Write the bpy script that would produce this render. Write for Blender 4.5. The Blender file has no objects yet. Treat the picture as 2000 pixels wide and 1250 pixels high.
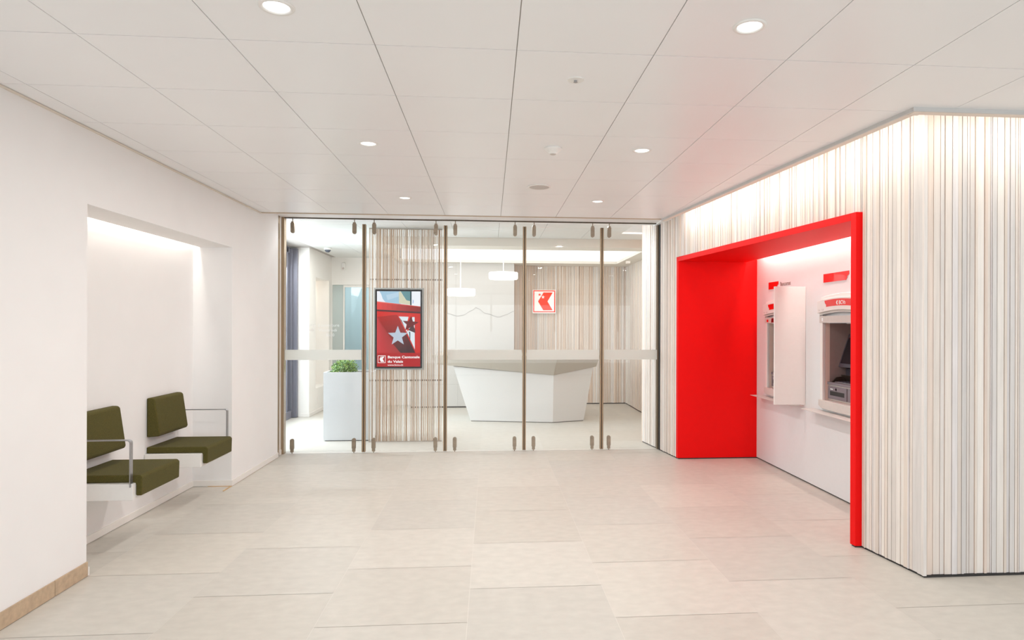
import bpy, math, random
from mathutils import Vector, Matrix
C = bpy.context.scene.collection
random.seed(7)
LOC = {}

# ---------------------------------------------------------------- materials
MATS = {}
def mat(name, col, rough=.5, metal=0, spec=.5, noise=.0, nscale=30, bump=0, bscale=200, attr=False,
        emit=None, es=1, stretch=None, coat=0, trans=0, sheen=0):
    if name in MATS: return MATS[name]
    m = bpy.data.materials.new(name); m.use_nodes = True
    nt = m.node_tree; N = nt.nodes; Lk = nt.links
    b = N['Principled BSDF']
    b.inputs['Base Color'].default_value = (*col, 1)
    b.inputs['Roughness'].default_value = rough
    b.inputs['Metallic'].default_value = metal
    b.inputs['Specular IOR Level'].default_value = spec
    b.inputs['Coat Weight'].default_value = coat
    if sheen: b.inputs['Sheen Weight'].default_value = sheen
    if emit:
        b.inputs['Emission Color'].default_value = (*emit, 1)
        b.inputs['Emission Strength'].default_value = es
    tc = N.new('ShaderNodeTexCoord'); mp = N.new('ShaderNodeMapping')
    Lk.new(tc.outputs['Object'], mp.inputs['Vector'])
    if stretch: mp.inputs['Scale'].default_value = stretch
    src = None
    if attr:
        a = N.new('ShaderNodeAttribute'); a.attribute_name = 'Col'; src = a.outputs['Color']
    nz = N.new('ShaderNodeTexNoise'); nz.inputs['Scale'].default_value = nscale
    nz.inputs['Detail'].default_value = 6
    Lk.new(mp.outputs['Vector'], nz.inputs['Vector'])
    mr = N.new('ShaderNodeMapRange'); mr.inputs['From Min'].default_value = .3; mr.inputs['From Max'].default_value = .7
    mr.inputs['To Min'].default_value = 1 - noise; mr.inputs['To Max'].default_value = 1 + noise
    Lk.new(nz.outputs['Fac'], mr.inputs['Value'])
    vm = N.new('ShaderNodeVectorMath'); vm.operation = 'SCALE'
    if src: Lk.new(src, vm.inputs[0])
    else: vm.inputs[0].default_value = col
    Lk.new(mr.outputs['Result'], vm.inputs['Scale'])
    Lk.new(vm.outputs['Vector'], b.inputs['Base Color'])
    if bump:
        n2 = N.new('ShaderNodeTexNoise'); n2.inputs['Scale'].default_value = bscale; n2.inputs['Detail'].default_value = 3
        Lk.new(mp.outputs['Vector'], n2.inputs['Vector'])
        bp = N.new('ShaderNodeBump'); bp.inputs['Strength'].default_value = bump; bp.inputs['Distance'].default_value = .002
        Lk.new(n2.outputs['Fac'], bp.inputs['Height']); Lk.new(bp.outputs['Normal'], b.inputs['Normal'])
    MATS[name] = m
    return m

def glass_mat(name, tint=(.97, .985, .98), refl=1.0, rough=0.0, body=None, bodyfac=0):
    m = bpy.data.materials.new(name); m.use_nodes = True
    nt = m.node_tree; N = nt.nodes; Lk = nt.links
    for n in list(N):
        if n.type == 'BSDF_PRINCIPLED': N.remove(n)
    out = [n for n in N if n.type == 'OUTPUT_MATERIAL'][0]
    t = N.new('ShaderNodeBsdfTransparent'); t.inputs['Color'].default_value = (*tint, 1)
    g = N.new('ShaderNodeBsdfGlossy'); g.inputs['Roughness'].default_value = rough
    f = N.new('ShaderNodeFresnel'); f.inputs['IOR'].default_value = 1.45
    mu = N.new('ShaderNodeMath'); mu.operation = 'MULTIPLY'; mu.inputs[1].default_value = refl
    Lk.new(f.outputs['Fac'], mu.inputs[0])
    mx = N.new('ShaderNodeMixShader'); Lk.new(mu.outputs[0], mx.inputs['Fac'])
    Lk.new(t.outputs[0], mx.inputs[1]); Lk.new(g.outputs[0], mx.inputs[2])
    last = mx
    if bodyfac:
        d = N.new('ShaderNodeBsdfDiffuse'); d.inputs['Color'].default_value = (*body, 1)
        tl = N.new('ShaderNodeBsdfTranslucent'); tl.inputs['Color'].default_value = (*body, 1)
        dm = N.new('ShaderNodeMixShader'); dm.inputs['Fac'].default_value = .5
        Lk.new(d.outputs[0], dm.inputs[1]); Lk.new(tl.outputs[0], dm.inputs[2])
        m2 = N.new('ShaderNodeMixShader'); m2.inputs['Fac'].default_value = bodyfac
        Lk.new(mx.outputs[0], m2.inputs[1]); Lk.new(dm.outputs[0], m2.inputs[2]); last = m2
    Lk.new(last.outputs[0], out.inputs['Surface'])
    return m

def emis(name, col, s=1.0):
    return mat(name, (0.02, 0.02, 0.02), .5, emit=col, es=s, spec=.0)

PLASTER = mat('plaster', (.84, .825, .815), .85, noise=.012, nscale=3, bump=.08, bscale=300, spec=.2)
PLASTER2 = mat('plaster_back', (.86, .835, .80), .85, noise=.01, nscale=3, spec=.2)
CEILM = mat('ceiling_metal', (.87, .865, .87), .34, noise=.01, nscale=2, spec=.45)
CEILJ = mat('ceiling_joint', (.42, .39, .36), .8)
SKIRT = mat('white_skirting', (.83, .80, .76), .5, noise=.01)
TANTILE = mat('tan_tile', (.50, .37, .25), .6, noise=.14, nscale=25, bump=.2)
TILE = mat('stone_tile', (.7, .66, .6), .42, attr=True, noise=.05, nscale=11, bump=.05, bscale=60, spec=.35, stretch=(1, 1.6, 1))
GROUT = mat('grout', (.45, .415, .37), .8, noise=.03)
WOOD = mat('whitewashed_wood', (.75, .7, .65), .6, attr=True, noise=.06, nscale=9, bump=.15, bscale=60, spec=.3, stretch=(6, 6, .35))
WOODB = mat('wood_groove', (.66, .36, .26), .8, noise=.1)
BLACK = mat('black_gap', (.03, .028, .027), .7)
RED = mat('red_lacquer', (.85, .0025, .0025), .5, noise=.01, spec=.16)
WHITE = mat('white_lacquer', (.82, .80, .77), .35, noise=.008, spec=.5)
WHITEC = mat('cool_white_lacquer', (.69, .72, .75), .4, noise=.006)
BRONZE = mat('bronze_metal', (.36, .265, .17), .38, metal=.6, noise=.08, nscale=12, stretch=(8, 8, .3))
BRONZED = mat('dark_bronze_metal', (.10, .08, .06), .4, metal=.7, noise=.08)
BRONZEF = mat('fitting_bronze', (.33, .27, .205), .35, metal=.7, noise=.08)
STEEL = mat('brushed_steel', (.42, .42, .44), .32, metal=.9, noise=.05, stretch=(40, 2, 2))
FABRIC = mat('olive_wool', (.090, .077, .022), .95, noise=.28, nscale=240, bump=.8, bscale=420, spec=.08, sheen=.05)
GREYP = mat('mauve_grey_plastic', (.20, .17, .19), .5, noise=.03)
GREYD = mat('dark_grey_plastic', (.085, .08, .10), .4, noise=.03)
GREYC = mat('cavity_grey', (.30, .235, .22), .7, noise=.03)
GREYL = mat('light_grey_plastic', (.62, .57, .53), .5, noise=.02)
DARKF = mat('slate_window_frame', (.16, .16, .20), .45, noise=.05)
SHIELD = mat('dark_brown_shield', (.05, .035, .025), .4, noise=.1)
TVB = mat('black_bezel', (.012, .012, .013), .25)
GLASS = glass_mat('clear_glass', (.99, .995, .993), .45)
FILM = glass_mat('frosted_film', (.95, .96, .95), .5, .4, body=(.86, .855, .82), bodyfac=.82)
BGLASS = glass_mat('bluish_glass', (.93, .965, .97), .8, .02)
SGLASS = glass_mat('satin_glass', (.80, .83, .80), .8, .2, body=(.80, .81, .78), bodyfac=.6)
LED = emis('led_glow', (1, .95, .86), 3.0)
LAMPW = emis('lamp_glow', (1, .98, .95), 2.0)
TRAYW = emis('luminous_ceiling', (1, .965, .92), 1.7)
PENDW = mat('pendant_glow', (.9, .9, .88), .5, emit=(1, .97, .93), es=1.5)
LEAFM = mat('leaf_green', (.1, .2, .05), .5, attr=True, noise=.2)
SOIL = mat('soil', (.06, .04, .03), .95, noise=.4)
REDS = mat('red_sign', (.80, .006, .004), .3, coat=.4)
REDSD = mat('dark_red_label', (.16, .004, .006), .3)
SIGNR = mat('red_orange_sign', (.86, .035, .004), .35, emit=(1, .045, .004), es=.25)
SIGNW = mat('white_sign', (.88, .86, .82), .4, emit=(1, .97, .93), es=.15)
INK = mat('brown_ink', (.25, .13, .10), .6)
INKG = mat('grey_ink', (.45, .40, .37), .6)
LINEM = mat('pale_grey_line', (.27, .25, .23), .7)
JOINTM = mat('pale_joint', (.46, .44, .41), .7)
FROSTT = mat('white_lettering', (.88, .9, .9), .5)
PCH = mat('cove_trim_reflected_light', (.80, .70, .62), .6)  # peach of reflected cove light put into the trim underside colour
TRIMG = mat('cove_trim_metal', (.58, .565, .55), .4)
CARDBRASS = mat('brass_lip', (.5, .33, .12), .3, metal=.7)

# ---------------------------------------------------------------- mesh builder
class MB:
    def __init__(s): s.v = []; s.f = []; s.c = []; s.m = []
    def add(s, vs, fs, col=(1, 1, 1), mi=0):
        o = len(s.v); s.v += [tuple(p) for p in vs]
        for f in fs: s.f.append([o + i for i in f]); s.c.append(col); s.m.append(mi)
        return s
    def box(s, x0, x1, y0, y1, z0, z1, col=(1, 1, 1), mi=0):
        return s.hexa([(x0, y0, z0), (x1, y0, z0), (x1, y1, z0), (x0, y1, z0), (x0, y0, z1), (x1, y0, z1), (x1, y1, z1), (x0, y1, z1)], col, mi)
    def hexa(s, p, col=(1, 1, 1), mi=0):
        return s.add(p, [(3, 2, 1, 0), (4, 5, 6, 7), (0, 1, 5, 4), (1, 2, 6, 5), (2, 3, 7, 6), (3, 0, 4, 7)], col, mi)
    def prism(s, poly, fn, a, b, col=(1, 1, 1), mi=0):
        n = len(poly); vs = [fn(u, w, a) for u, w in poly] + [fn(u, w, b) for u, w in poly]
        fs = [tuple(range(n))[::-1], tuple(range(n, 2 * n))] + [(i, (i + 1) % n, n + (i + 1) % n, n + i) for i in range(n)]
        return s.add(vs, fs, col, mi)
    def lathe(s, prof, c, seg=32, axis='z', col=(1, 1, 1), mi=0, closed=False):
        vs = []
        for r, h in prof:
            for k in range(seg):
                a = 2 * math.pi * k / seg; x, y = r * math.cos(a), r * math.sin(a)
                if axis == 'z': vs.append((c[0] + x, c[1] + y, c[2] + h))
                elif axis == 'y': vs.append((c[0] + x, c[1] + h, c[2] + y))
                else: vs.append((c[0] + h, c[1] + x, c[2] + y))
        fs = []
        for i in range(len(prof) - 1):
            for k in range(seg):
                k2 = (k + 1) % seg
                fs.append((i * seg + k, i * seg + k2, (i + 1) * seg + k2, (i + 1) * seg + k))
        if prof[0][0] > 1e-6: fs.append(tuple(range(seg))[::-1])
        if prof[-1][0] > 1e-6: fs.append(tuple((len(prof) - 1) * seg + k for k in range(seg)))
        return s.add(vs, fs, col, mi)
    def build(s, name, mats, parent=None, bevel=0, smooth=False, seg=2, kind=None):
        if not isinstance(mats, (list, tuple)): mats = [mats]
        off = LOC.get(parent.name, Vector((0, 0, 0))) if parent else Vector((0, 0, 0))
        me = bpy.data.meshes.new(name)
        me.from_pydata([tuple(Vector(p) - off) for p in s.v], [], s.f)
        for m in mats: me.materials.append(m)
        for i, p in enumerate(me.polygons): p.material_index = s.m[i]; p.use_smooth = smooth
        at = me.color_attributes.new('Col', 'FLOAT_COLOR', 'CORNER')
        k = 0
        for i, p in enumerate(me.polygons):
            for _ in range(p.loop_total):
                at.data[k].color = (*s.c[i], 1); k += 1
        me.validate(); me.update()
        o = bpy.data.objects.new(name, me); C.objects.link(o)
        if parent: o.parent = parent
        LOC[o.name] = off
        if bevel:
            b = o.modifiers.new('b', 'BEVEL'); b.width = bevel; b.segments = seg; b.limit_method = 'ANGLE'; b.angle_limit = .6
            if smooth is False:
                for p in me.polygons: p.use_smooth = True
                o.modifiers.new('wn', 'WEIGHTED_NORMAL')
        if kind: o['kind'] = kind
        return o

def thing(name, loc, label, cat, group=None):
    o = bpy.data.objects.new(name, None); o.empty_display_size = .1
    o.location = loc; C.objects.link(o); LOC[o.name] = Vector(loc)
    o['label'] = label; o['category'] = cat
    if group: o['group'] = group
    return o
def tag(o, label, cat, group=None):
    o['label'] = label; o['category'] = cat
    if group: o['group'] = group
    return o
def struct(mb, name, mats, **k):
    o = mb.build(name, mats, **k); o['kind'] = 'structure'; return o
def dup(root, loc, label):
    r = root.copy(); C.objects.link(r); r.location = loc; r['label'] = label
    def rec(src, par):
        for ch in src.children:
            c = ch.copy(); C.objects.link(c); c.parent = par; rec(ch, c)
    rec(root, r)
    return r
def area(name, loc, size, power, direction, col=(1, 1, 1), parent=None, spread=None, shape='RECTANGLE'):
    l = bpy.data.lights.new(name, 'AREA'); l.energy = power; l.color = col; l.shape = shape
    l.size = size[0]; l.size_y = size[1] if len(size) > 1 else size[0]
    if spread: l.spread = spread
    o = bpy.data.objects.new(name, l); C.objects.link(o)
    o.rotation_euler = Vector(direction).to_track_quat('-Z', 'Y').to_euler()
    if parent: o.parent = parent; o.location = Vector(loc) - LOC.get(parent.name, Vector())
    else: o.location = loc
    return o
def aim(o, d, longaxis):
    z = -Vector(d).normalized(); y = Vector(longaxis); x = y.cross(z).normalized(); y = z.cross(x)
    o.rotation_euler = Matrix((x, y, z)).transposed().to_euler()
    return o
def text_polys(s, size, bold=0.0):
    cu = bpy.data.curves.new('t', 'FONT'); cu.body = s; cu.size = size; cu.offset = bold; cu.resolution_u = 3
    o = bpy.data.objects.new('t', cu); C.objects.link(o)
    dg = bpy.context.evaluated_depsgraph_get(); me = bpy.data.meshes.new_from_object(o.evaluated_get(dg))
    vs = [v.co.copy() for v in me.vertices]; fs = [list(p.vertices) for p in me.polygons]
    bpy.data.objects.remove(o); bpy.data.curves.remove(cu); bpy.data.meshes.remove(me)
    return vs, fs
def text(mb, s, size, org, u, v, n=(0, 0, 0), mi=0, bold=0.0, width=None):
    vs, fs = text_polys(s, size, bold)
    org, u, v = Vector(org), Vector(u), Vector(v)
    w = max(p.x for p in vs) if vs else 1
    sx = width / w if width else 1
    mb.add([org + u * (p.x * sx) + v * p.y for p in vs], fs, mi=mi)
def star(cx, cy, r, rot=0, inner=.4):
    return [(cx + (r if k % 2 == 0 else r * inner) * math.sin(rot + k * math.pi / 5), cy + (r if k % 2 == 0 else r * inner) * math.cos(rot + k * math.pi / 5)) for k in range(10)]
def starfan(mb, pts, c, fn, mi):
    vs = [fn(*c)] + [fn(*p) for p in pts]; n = len(pts)
    mb.add(vs, [(0, 1 + i, 1 + (i + 1) % n) for i in range(n)], mi=mi)

CEIL = 2.823; HDR = 2.905
XL = -2.53; XNB = -2.90
def WX(y): return 2.73 - .139 * (y - 3.84)      # wood wall surface
def EX(y): return 2.37 - .104 * (y - 3.40)      # ceiling edge beside the wood wall

# ---------------------------------------------------------------- floor
mb = MB(); P = .802
rr = random.Random(3)
for i in range(-5, 9):
    x0 = -.9196 + P * i; x1 = x0 + P
    off = .225 if i % 2 == 0 else .66
    for j in range(-6, 18):
        y0 = off + P * j; y1 = y0 + P
        g = .0018
        k = 1 + rr.uniform(-.055, .04); w = rr.uniform(-.004, .006)
        mb.add([(x0 + g, y0 + .0015, 0), (x1 - g, y0 + .0015, 0), (x1 - g, y1 - .0015, 0), (x0 + g, y1 - .0015, 0)], [(0, 1, 2, 3)], (.60 * k + w, .566 * k, .508 * k - w), 0)
mb.add([(-5.2, -4.6, -.0015), (7.2, -4.6, -.0015), (7.2, 15, -.0015), (-5.2, 15, -.0015)], [(0, 1, 2, 3)], mi=1)
for i in range(-5, 10):
    x0 = -.9196 + P * i; mb.add([(x0 - .0018, -4.6, -.0006), (x0 + .0018, -4.6, -.0006), (x0 + .0018, 15, -.0006), (x0 - .0018, 15, -.0006)], [(0, 1, 2, 3)], mi=2)
struct(mb, 'floor', [TILE, GROUT, mat('light_grout', (.68, .645, .59), .8)])

# ---------------------------------------------------------------- ceiling of the lobby
def in_ceiling(x, y):
    return True
mb = MB(); W = .625; X0 = -1.760; Y0 = 2.862; g = .0022
YC = 3.41
for i in range(-2, 12):
    for j in range(-10, 8):
        x0 = X0 + W * i + g; x1 = x0 + W - 2 * g; y0 = Y0 + W * j + g; y1 = y0 + W - 2 * g
        if y0 > 7.2: continue
        x0 = max(x0, XL - .01); y1 = min(y1, 7.26)
        if x0 >= x1 or y0 >= y1: continue
        # clip against the cove edge on the right
        def rx(y): return EX(y) if y > YC else 9
        polys = []
        segs = [(y0, y1)] if not (y0 < YC < y1) else [(y0, YC), (YC, y1)]
        for a, b in segs:
            mid = (a + b) / 2
            if mid > YC:
                xa, xb = min(x1, EX(a)), min(x1, EX(b))
                if x0 >= EX(b) and x0 >= EX(a): continue
                if x0 >= xb:   # triangle
                    yc = a + (b - a) * (EX(a) - x0) / (EX(a) - EX(b)); pts = [(x0, a), (xa, a), (x0, yc)]
                elif xb < x1 and xa >= x1:
                    yc = a + (b - a) * (EX(a) - x1) / (EX(a) - EX(b)); pts = [(x0, a), (x1, a), (x1, yc), (xb, b), (x0, b)]
                else: pts = [(x0, a), (xa, a), (xb, b), (x0, b)]
            else: pts = [(x0, a), (x1, a), (x1, b), (x0, b)]
            n = len(pts)
            vs = [(x, y, CEIL) for x, y in pts] + [(x, y, CEIL + .012) for x, y in pts]
            mb.add(vs, [tuple(range(n))[::-1]] + [(i2, (i2 + 1) % n, n + (i2 + 1) % n, n + i2) for i2 in range(n)])
# carrier sheet behind the joints, notched at the cove
cp = [(-2.55, -4.0), (7.0, -4.0), (7.0, YC), (EX(YC), YC), (EX(7.26), 7.26), (-2.55, 7.26)]
mb.add([(x, y, CEIL + .006) for x, y in cp], [tuple(range(6))[::-1]], mi=1)
struct(mb, 'ceiling', [CEILM, CEILJ])
# upper slab closing the coves
mb = MB(); mb.box(-4.2, 7.2, -4.2, 7.2, 3.12, 3.2); mb.box(1.9, 3.4, 7.2, 8.2, 3.12, 3.2)
struct(mb, 'ceiling_slab', PLASTER)
# cove trim, a thin profile along the edge
def line_box(mb, pa, pb, off0, off1, z0, z1, mi=0):
    pa, pb = Vector(pa), Vector(pb); d = (pb - pa).normalized(); n = Vector((d.y, -d.x))
    q = [pa + n * off0, pb + n * off0, pb + n * off1, pa + n * off1]
    mb.hexa([(p.x, p.y, z0) for p in q] + [(p.x, p.y, z1) for p in q], mi=mi)
mb = MB()
pA, pB, pC = (EX(7.26), 7.26), (EX(YC), YC), (7.0, YC)
line_box(mb, (EX(YC + .0145), YC + .0145), pA, 0, .012, CEIL - .022, CEIL + .05, 0)
line_box(mb, (EX(YC + .076), YC + .076), pA, .0125, .06, CEIL - .022, CEIL - .016, 1)
mb.box(EX(YC) + .0145, 7.0, YC, YC + .012, CEIL - .022, CEIL + .05, mi=0)
mb.box(EX(YC) + .076, 7.0, YC + .0125, YC + .06, CEIL - .022, CEIL - .016, mi=1)
mb.box(EX(YC) + .0145, EX(YC) + .0755, YC + .0125, YC + .0755, CEIL - .0215, CEIL - .0155, mi=1)
mb.box(EX(YC) - .0005, EX(YC) + .014, YC - .0005, YC + .014, CEIL - .022, CEIL + .05, mi=0)
struct(mb, 'trim_1', [TRIMG, PCH])
# shadow gap trim along left wall and in front of the door head
mb = MB(); mb.box(XL, XL + .018, -3.9, 7.26, CEIL - .010, CEIL - .002)
struct(mb, 'trim_2', mat('edge_profile_cream', (.72, .65, .56), .5))
mb = MB()
mb.box(XL - .02, EX(7.26) + .02, 7.255, 7.275, CEIL - .006, HDR, mi=0)
struct(mb, 'trim_3', [mat('door_head_tan', (.60, .48, .36), .5)])
mb = MB(); mb.box(-2.75, 2.12, 7.275, 8.20, HDR, HDR + .1); mb.box(2.12, WX(7.6) + .02, 7.62, 8.20, HDR - .02, HDR + .1)
mb.box(-3.6, 2.8, 8.2, 8.24, HDR + .001, 3.2)
struct(mb, 'trim_4', PLASTER)

# ---------------------------------------------------------------- left wall with niche
NY0, NY1, NZ = 4.235, 6.50, 2.345
mb = MB()
mb.box(XL - .6, XL, -4.0, NY0, 0, 3.15)
mb.box(XL - .6, XL, NY1, 7.86, 0, 3.15)
mb.box(XL - .6, XL, NY0, NY1, NZ + .22, 3.15)
mb.box(XL - .31, XL, NY0, NY1, NZ, NZ + .22)              # soffit, leaves a light slot at the back
mb.box(XL - .6, XNB, NY0, NY1, 0, NZ + .22)
mb.box(-2.72, -2.566, 7.86, 8.24, 0, 3.15)
struct(mb, 'wall_left', PLASTER)
mb = MB()
mb.box(XL, XL + .009, -3.9, 3.46, .002, .09, mi=0)
for a, b in ((3.464, 3.93), (3.934, NY0 + .002)): mb.box(XL, XL + .009, a, b, .002, .093, mi=0)
struct(mb, 'baseboard_left', TANTILE, bevel=.002)
mb = MB()
mb.box(XNB, XNB + .012, NY0, NY1, .004, .058); mb.box(XNB + .012, XL, NY1 - .012, NY1, .004, .058)
mb.box(XNB + .012, XL + .012, NY0, NY0 + .012, .004, .058)
mb.box(XL, XL + .012, NY1 - .012, 7.86, .004, .058)
struct(mb, 'baseboard_niche', SKIRT)
mb = MB(); mb.box(XL - .005, XL + .008, NY1 - .2, 7.86, 0, .006); mb.box(XNB + .15, XL + .006, NY1 - .016, NY1 - .006, 0, .006)
struct(mb, 'trim_5', mat('wood_shim', (.62, .42, .22), .6, noise=.1))
aim(area('niche_led', (XNB + .040, (NY0 + NY1) / 2, NZ + .17), (.03, NY1 - NY0 - .2), 9, (0, 0, -1), (1, .94, .87)), (-.12, 0, -1), (0, 1, 0))
mb = MB(); mb.box(XNB + .012, XNB + .048, NY0 + .08, NY1 - .08, NZ + .185, NZ + .20)
tag(mb.build('light_strip', LED), 'concealed light strip along the head of the seating niche', 'light strip')

# ---------------------------------------------------------------- wall seats
def sweep_y(poly, y0, y1, mb=None, **k):
    mb = mb or MB(); return mb.prism(poly, lambda x, z, y: (x, y, z), y0, y1, **k)
def wall_seat(y0, y1, arm_y, label):
    t = thing('wall_mounted_chair', (XNB, (y0 + y1) / 2, .46), label, 'chair', 'upholstered wall chairs in the niche')
    # folded cushion : flat pad with a drop over the front edge
    pad = [(XNB + .002, .492), (-2.452, .492), (-2.440, .480), (-2.440, .402), (-2.402, .402), (-2.398, .530), (-2.415, .546), (XNB + .002, .546)]
    sweep_y(pad, y0, y1).build('seat_cushion', FABRIC, t, bevel=.010, seg=3)
    back = [(XNB + .002, .628), (-2.80, .636), (-2.790, .655), (-2.833, .948), (-2.850, .962), (XNB + .002, .962)]
    sweep_y(back, y0, y1 - .01).build('back_cushion', FABRIC, t, bevel=.012, seg=3)
    b = MB().box(XNB + .002, -2.442, y0 - .035, y1 + .02, .378, .4915)
    b.build('mounting_box', WHITE, t, bevel=.003)
    # flat bar armrest
    w = .017; a = arm_y
    pts = [(XNB + .001, .795)] + [(-2.475, .795)] + [(-2.475 + .022 * math.sin(k * math.pi / 8), .773 + .022 * math.cos(k * math.pi / 8)) for k in range(1, 4)] + [(-2.453, .773), (-2.453, .470)]
    th = .006; vs = []; n = len(pts)
    for k, (x, z) in enumerate(pts):
        p0 = Vector(pts[max(0, k - 1)]); p1 = Vector(pts[min(n - 1, k + 1)]); d = (p1 - p0).normalized(); q = Vector((x, z)) + Vector((d.y, -d.x)) * th
        vs += [(x, a - w, z), (x, a + w, z), (q.x, a + w, q.y), (q.x, a - w, q.y)]
    fs = []
    for k in range(n - 1):
        for e in range(4):
            f = (e + 1) % 4; fs.append((4 * k + e, 4 * k + f, 4 * k + 4 + f, 4 * k + 4 + e))
    fs += [(3, 2, 1, 0), (4 * n - 4, 4 * n - 3, 4 * n - 2, 4 * n - 1)]
    MB().add(vs, fs).build('armrest', STEEL, t)
    return t
wall_seat(4.625, 5.165, 4.595, 'olive green wall chair nearer the camera, armrest in front, partly hidden by niche edge')
wall_seat(5.655, 6.175, 6.205, 'olive green wall chair farther along the niche, slim armrest on its far side')

# ---------------------------------------------------------------- slatted wood wall
PAL = [(.79, .70, .62), (.74, .685, .64), (.80, .72, .655), (.83, .775, .72), (.71, .63, .565), (.79, .665, .58), (.76, .715, .70), (.69, .655, .63)]
def slats(mb, pa, pb, z0f, z1, seed, wmin=.011, wmax=.044, gap=.0036, dmin=.013, dmax=.024, breaks=(), base=-.022, mi=0, mib=1, pal=PAL):
    """slats from pa to pb, room side = left of the direction"""
    pa, pb = Vector(pa), Vector(pb); L = (pb - pa).length; d = (pb - pa) / L; n = Vector((-d.y, d.x))
    r = random.Random(seed); s = 0; stops = sorted(list(breaks) + [L]); bi = 0
    while s < L - .004:
        w = r.choice([wmin, .019, .026, .034, .043, .022, .030]) * r.uniform(.85, 1.15)
        while bi < len(stops) and stops[bi] <= s + 1e-5: bi += 1
        nxt = stops[bi] if bi < len(stops) else L
        if s + w > nxt - .010: w = nxt - s
        dep = r.uniform(dmin, dmax)
        a, b = s + gap / 2, s + w - gap / 2
        z0 = z0f(s + w / 2)
        k = r.uniform(.95, 1.04); c = r.choice(pal); c = tuple(min(.9, q * k) for q in c)
        q = [pa + d * a + n * base, pa + d * b + n * base, pa + d * b + n * (base + dep), pa + d * a + n * (base + dep)]
        if z0 < z1 - .02:
            mb.hexa([(p.x, p.y, z0) for p in q] + [(p.x, p.y, z1) for p in q], c, mi)
        s += w
# portal geometry (red recess with the cash machines)
PY0, PY1, PZ = 4.44, 7.45, 2.355
def FX(y): return 2.607 + (2.232 - 2.607) / (7.45 - 4.44) * (y - 4.44)
FT = .056
XATM = 3.20
mb = MB()
pa, pb = (WX(3.84), 3.84), (WX(8.60), 8.60)
Lw = (Vector(pb) - Vector(pa)).length; ky = Lw / (8.60 - 3.84)
b0, b1, b2, b3 = (PY0 - FT - 3.84) * ky, (PY1 + FT - 3.84) * ky, (7.985 - 3.84) * ky, (8.13 - 3.84) * ky
slats(mb, pa, pb, lambda s: PZ + FT if b0 < s < b1 else (9 if b2 < s < b3 else .014), 3.10, 11, breaks=(b0, b1, b2, b3))
# solid core behind the slats
def wallcore(ya, yb, z0, z1, depth=.5, mi=1, o=.013):
    mb.hexa([(WX(ya) + o, ya, z0), (WX(ya) + depth, ya, z0), (WX(yb) + depth, yb, z0), (WX(yb) + o, yb, z0),
             (WX(ya) + o, ya, z1), (WX(ya) + depth, ya, z1), (WX(yb) + depth, yb, z1), (WX(yb) + o, yb, z1)], mi=mi)
wallcore(3.86, PY0 - FT, .012, 3.12, .35); wallcore(PY0 - FT, PY1 + FT, PZ + FT, 3.12, .30)
wallcore(PY1 + FT, 7.985, .012, 3.12); wallcore(8.13, 8.60, .012, 3.12); wallcore(7.985, 8.13, .012, 3.12, .5, 1, .10)
# corner board
mb.box(WX(3.84) - .002, WX(3.84) + .020, 3.822, 3.842, .014, 3.10, col=(.78, .73, .69))
# return face parallel to the picture
slats(mb, (7.0, 3.838), (WX(3.84) + .020, 3.838), lambda s: .014, 3.10, 23)
mb2 = mb
mb.box(WX(3.84) + .013, 7.0, 3.852, 3.93, .012, 3.12, mi=1)
# back face of the stub beyond the glass
mb.box(WX(8.6) + .02, 2.9, 8.60, 8.63, .012, 3.12, mi=1)
struct(mb, 'wall_right', [WOOD, WOODB])
mb = MB()
for ya, yb in ((3.86, PY0 - FT), (PY1 + FT, 8.60)):
    mb.hexa([(WX(ya) + .012, ya, 0), (WX(ya) + .3, ya, 0), (WX(yb) + .3, yb, 0), (WX(yb) + .012, yb, 0),
             (WX(ya) + .012, ya, .0118), (WX(ya) + .3, ya, .0118), (WX(yb) + .3, yb, .0118), (WX(yb) + .012, yb, .0118)])
mb.box(WX(3.84) + .012, 7.0, 3.832, 3.93, 0, .0118)
struct(mb, 'baseboard_right', BLACK)

# portal lining
mb = MB()
def fr(ya, yb, z0, z1, xin=None, p=0):
    xa, xb = FX(ya) - p, FX(yb) - p; xi = xin if xin else XATM
    mb.hexa([(xa, ya, z0), (xi, ya, z0), (xi, yb, z0), (xb, yb, z0), (xa, ya, z1), (xi, ya, z1), (xi, yb, z1), (xb, yb, z1)])
fr(PY0 - FT, PY0, .012, PZ + FT - .001); fr(PY1, PY1 + FT, .012, PZ + FT - .001)
fr(PY0 + .0005, PY1 - .0005, PZ, PZ + FT - .001, xin=3.07)
mb.box(2.75, 3.07, PY0 - FT, PY1 + FT, PZ + FT, PZ + .30)
struct(mb, 'wall_portal', RED, bevel=.002)
mb = MB()
mb.box(FX(PY0) + .012, XATM, PY0 - FT + .01, PY0 - .003, 0, .0118); mb.box(FX(PY1) + .012, XATM + .02, PY1 + .004, PY1 + FT, 0, .0118)
mb.box(XATM + .012, XATM + .05, PY0, PY1, 0, .0138)
struct(mb, 'baseboard_portal', BLACK)
aim(area('portal_led', (3.11, (PY0 + PY1) / 2, PZ + .20), (.05, PY1 - PY0 - .3), 17, (0, 0, -1), (1, .93, .86)), (.30, 0, -1), (0, 1, 0))
mb = MB(); mb.box(3.10, 3.16, PY0 + .12, PY1 - .12, PZ + .215, PZ + .23)
tag(mb.build('light_strip', LED), 'concealed light strip above the white cash machine wall', 'light strip')

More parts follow.
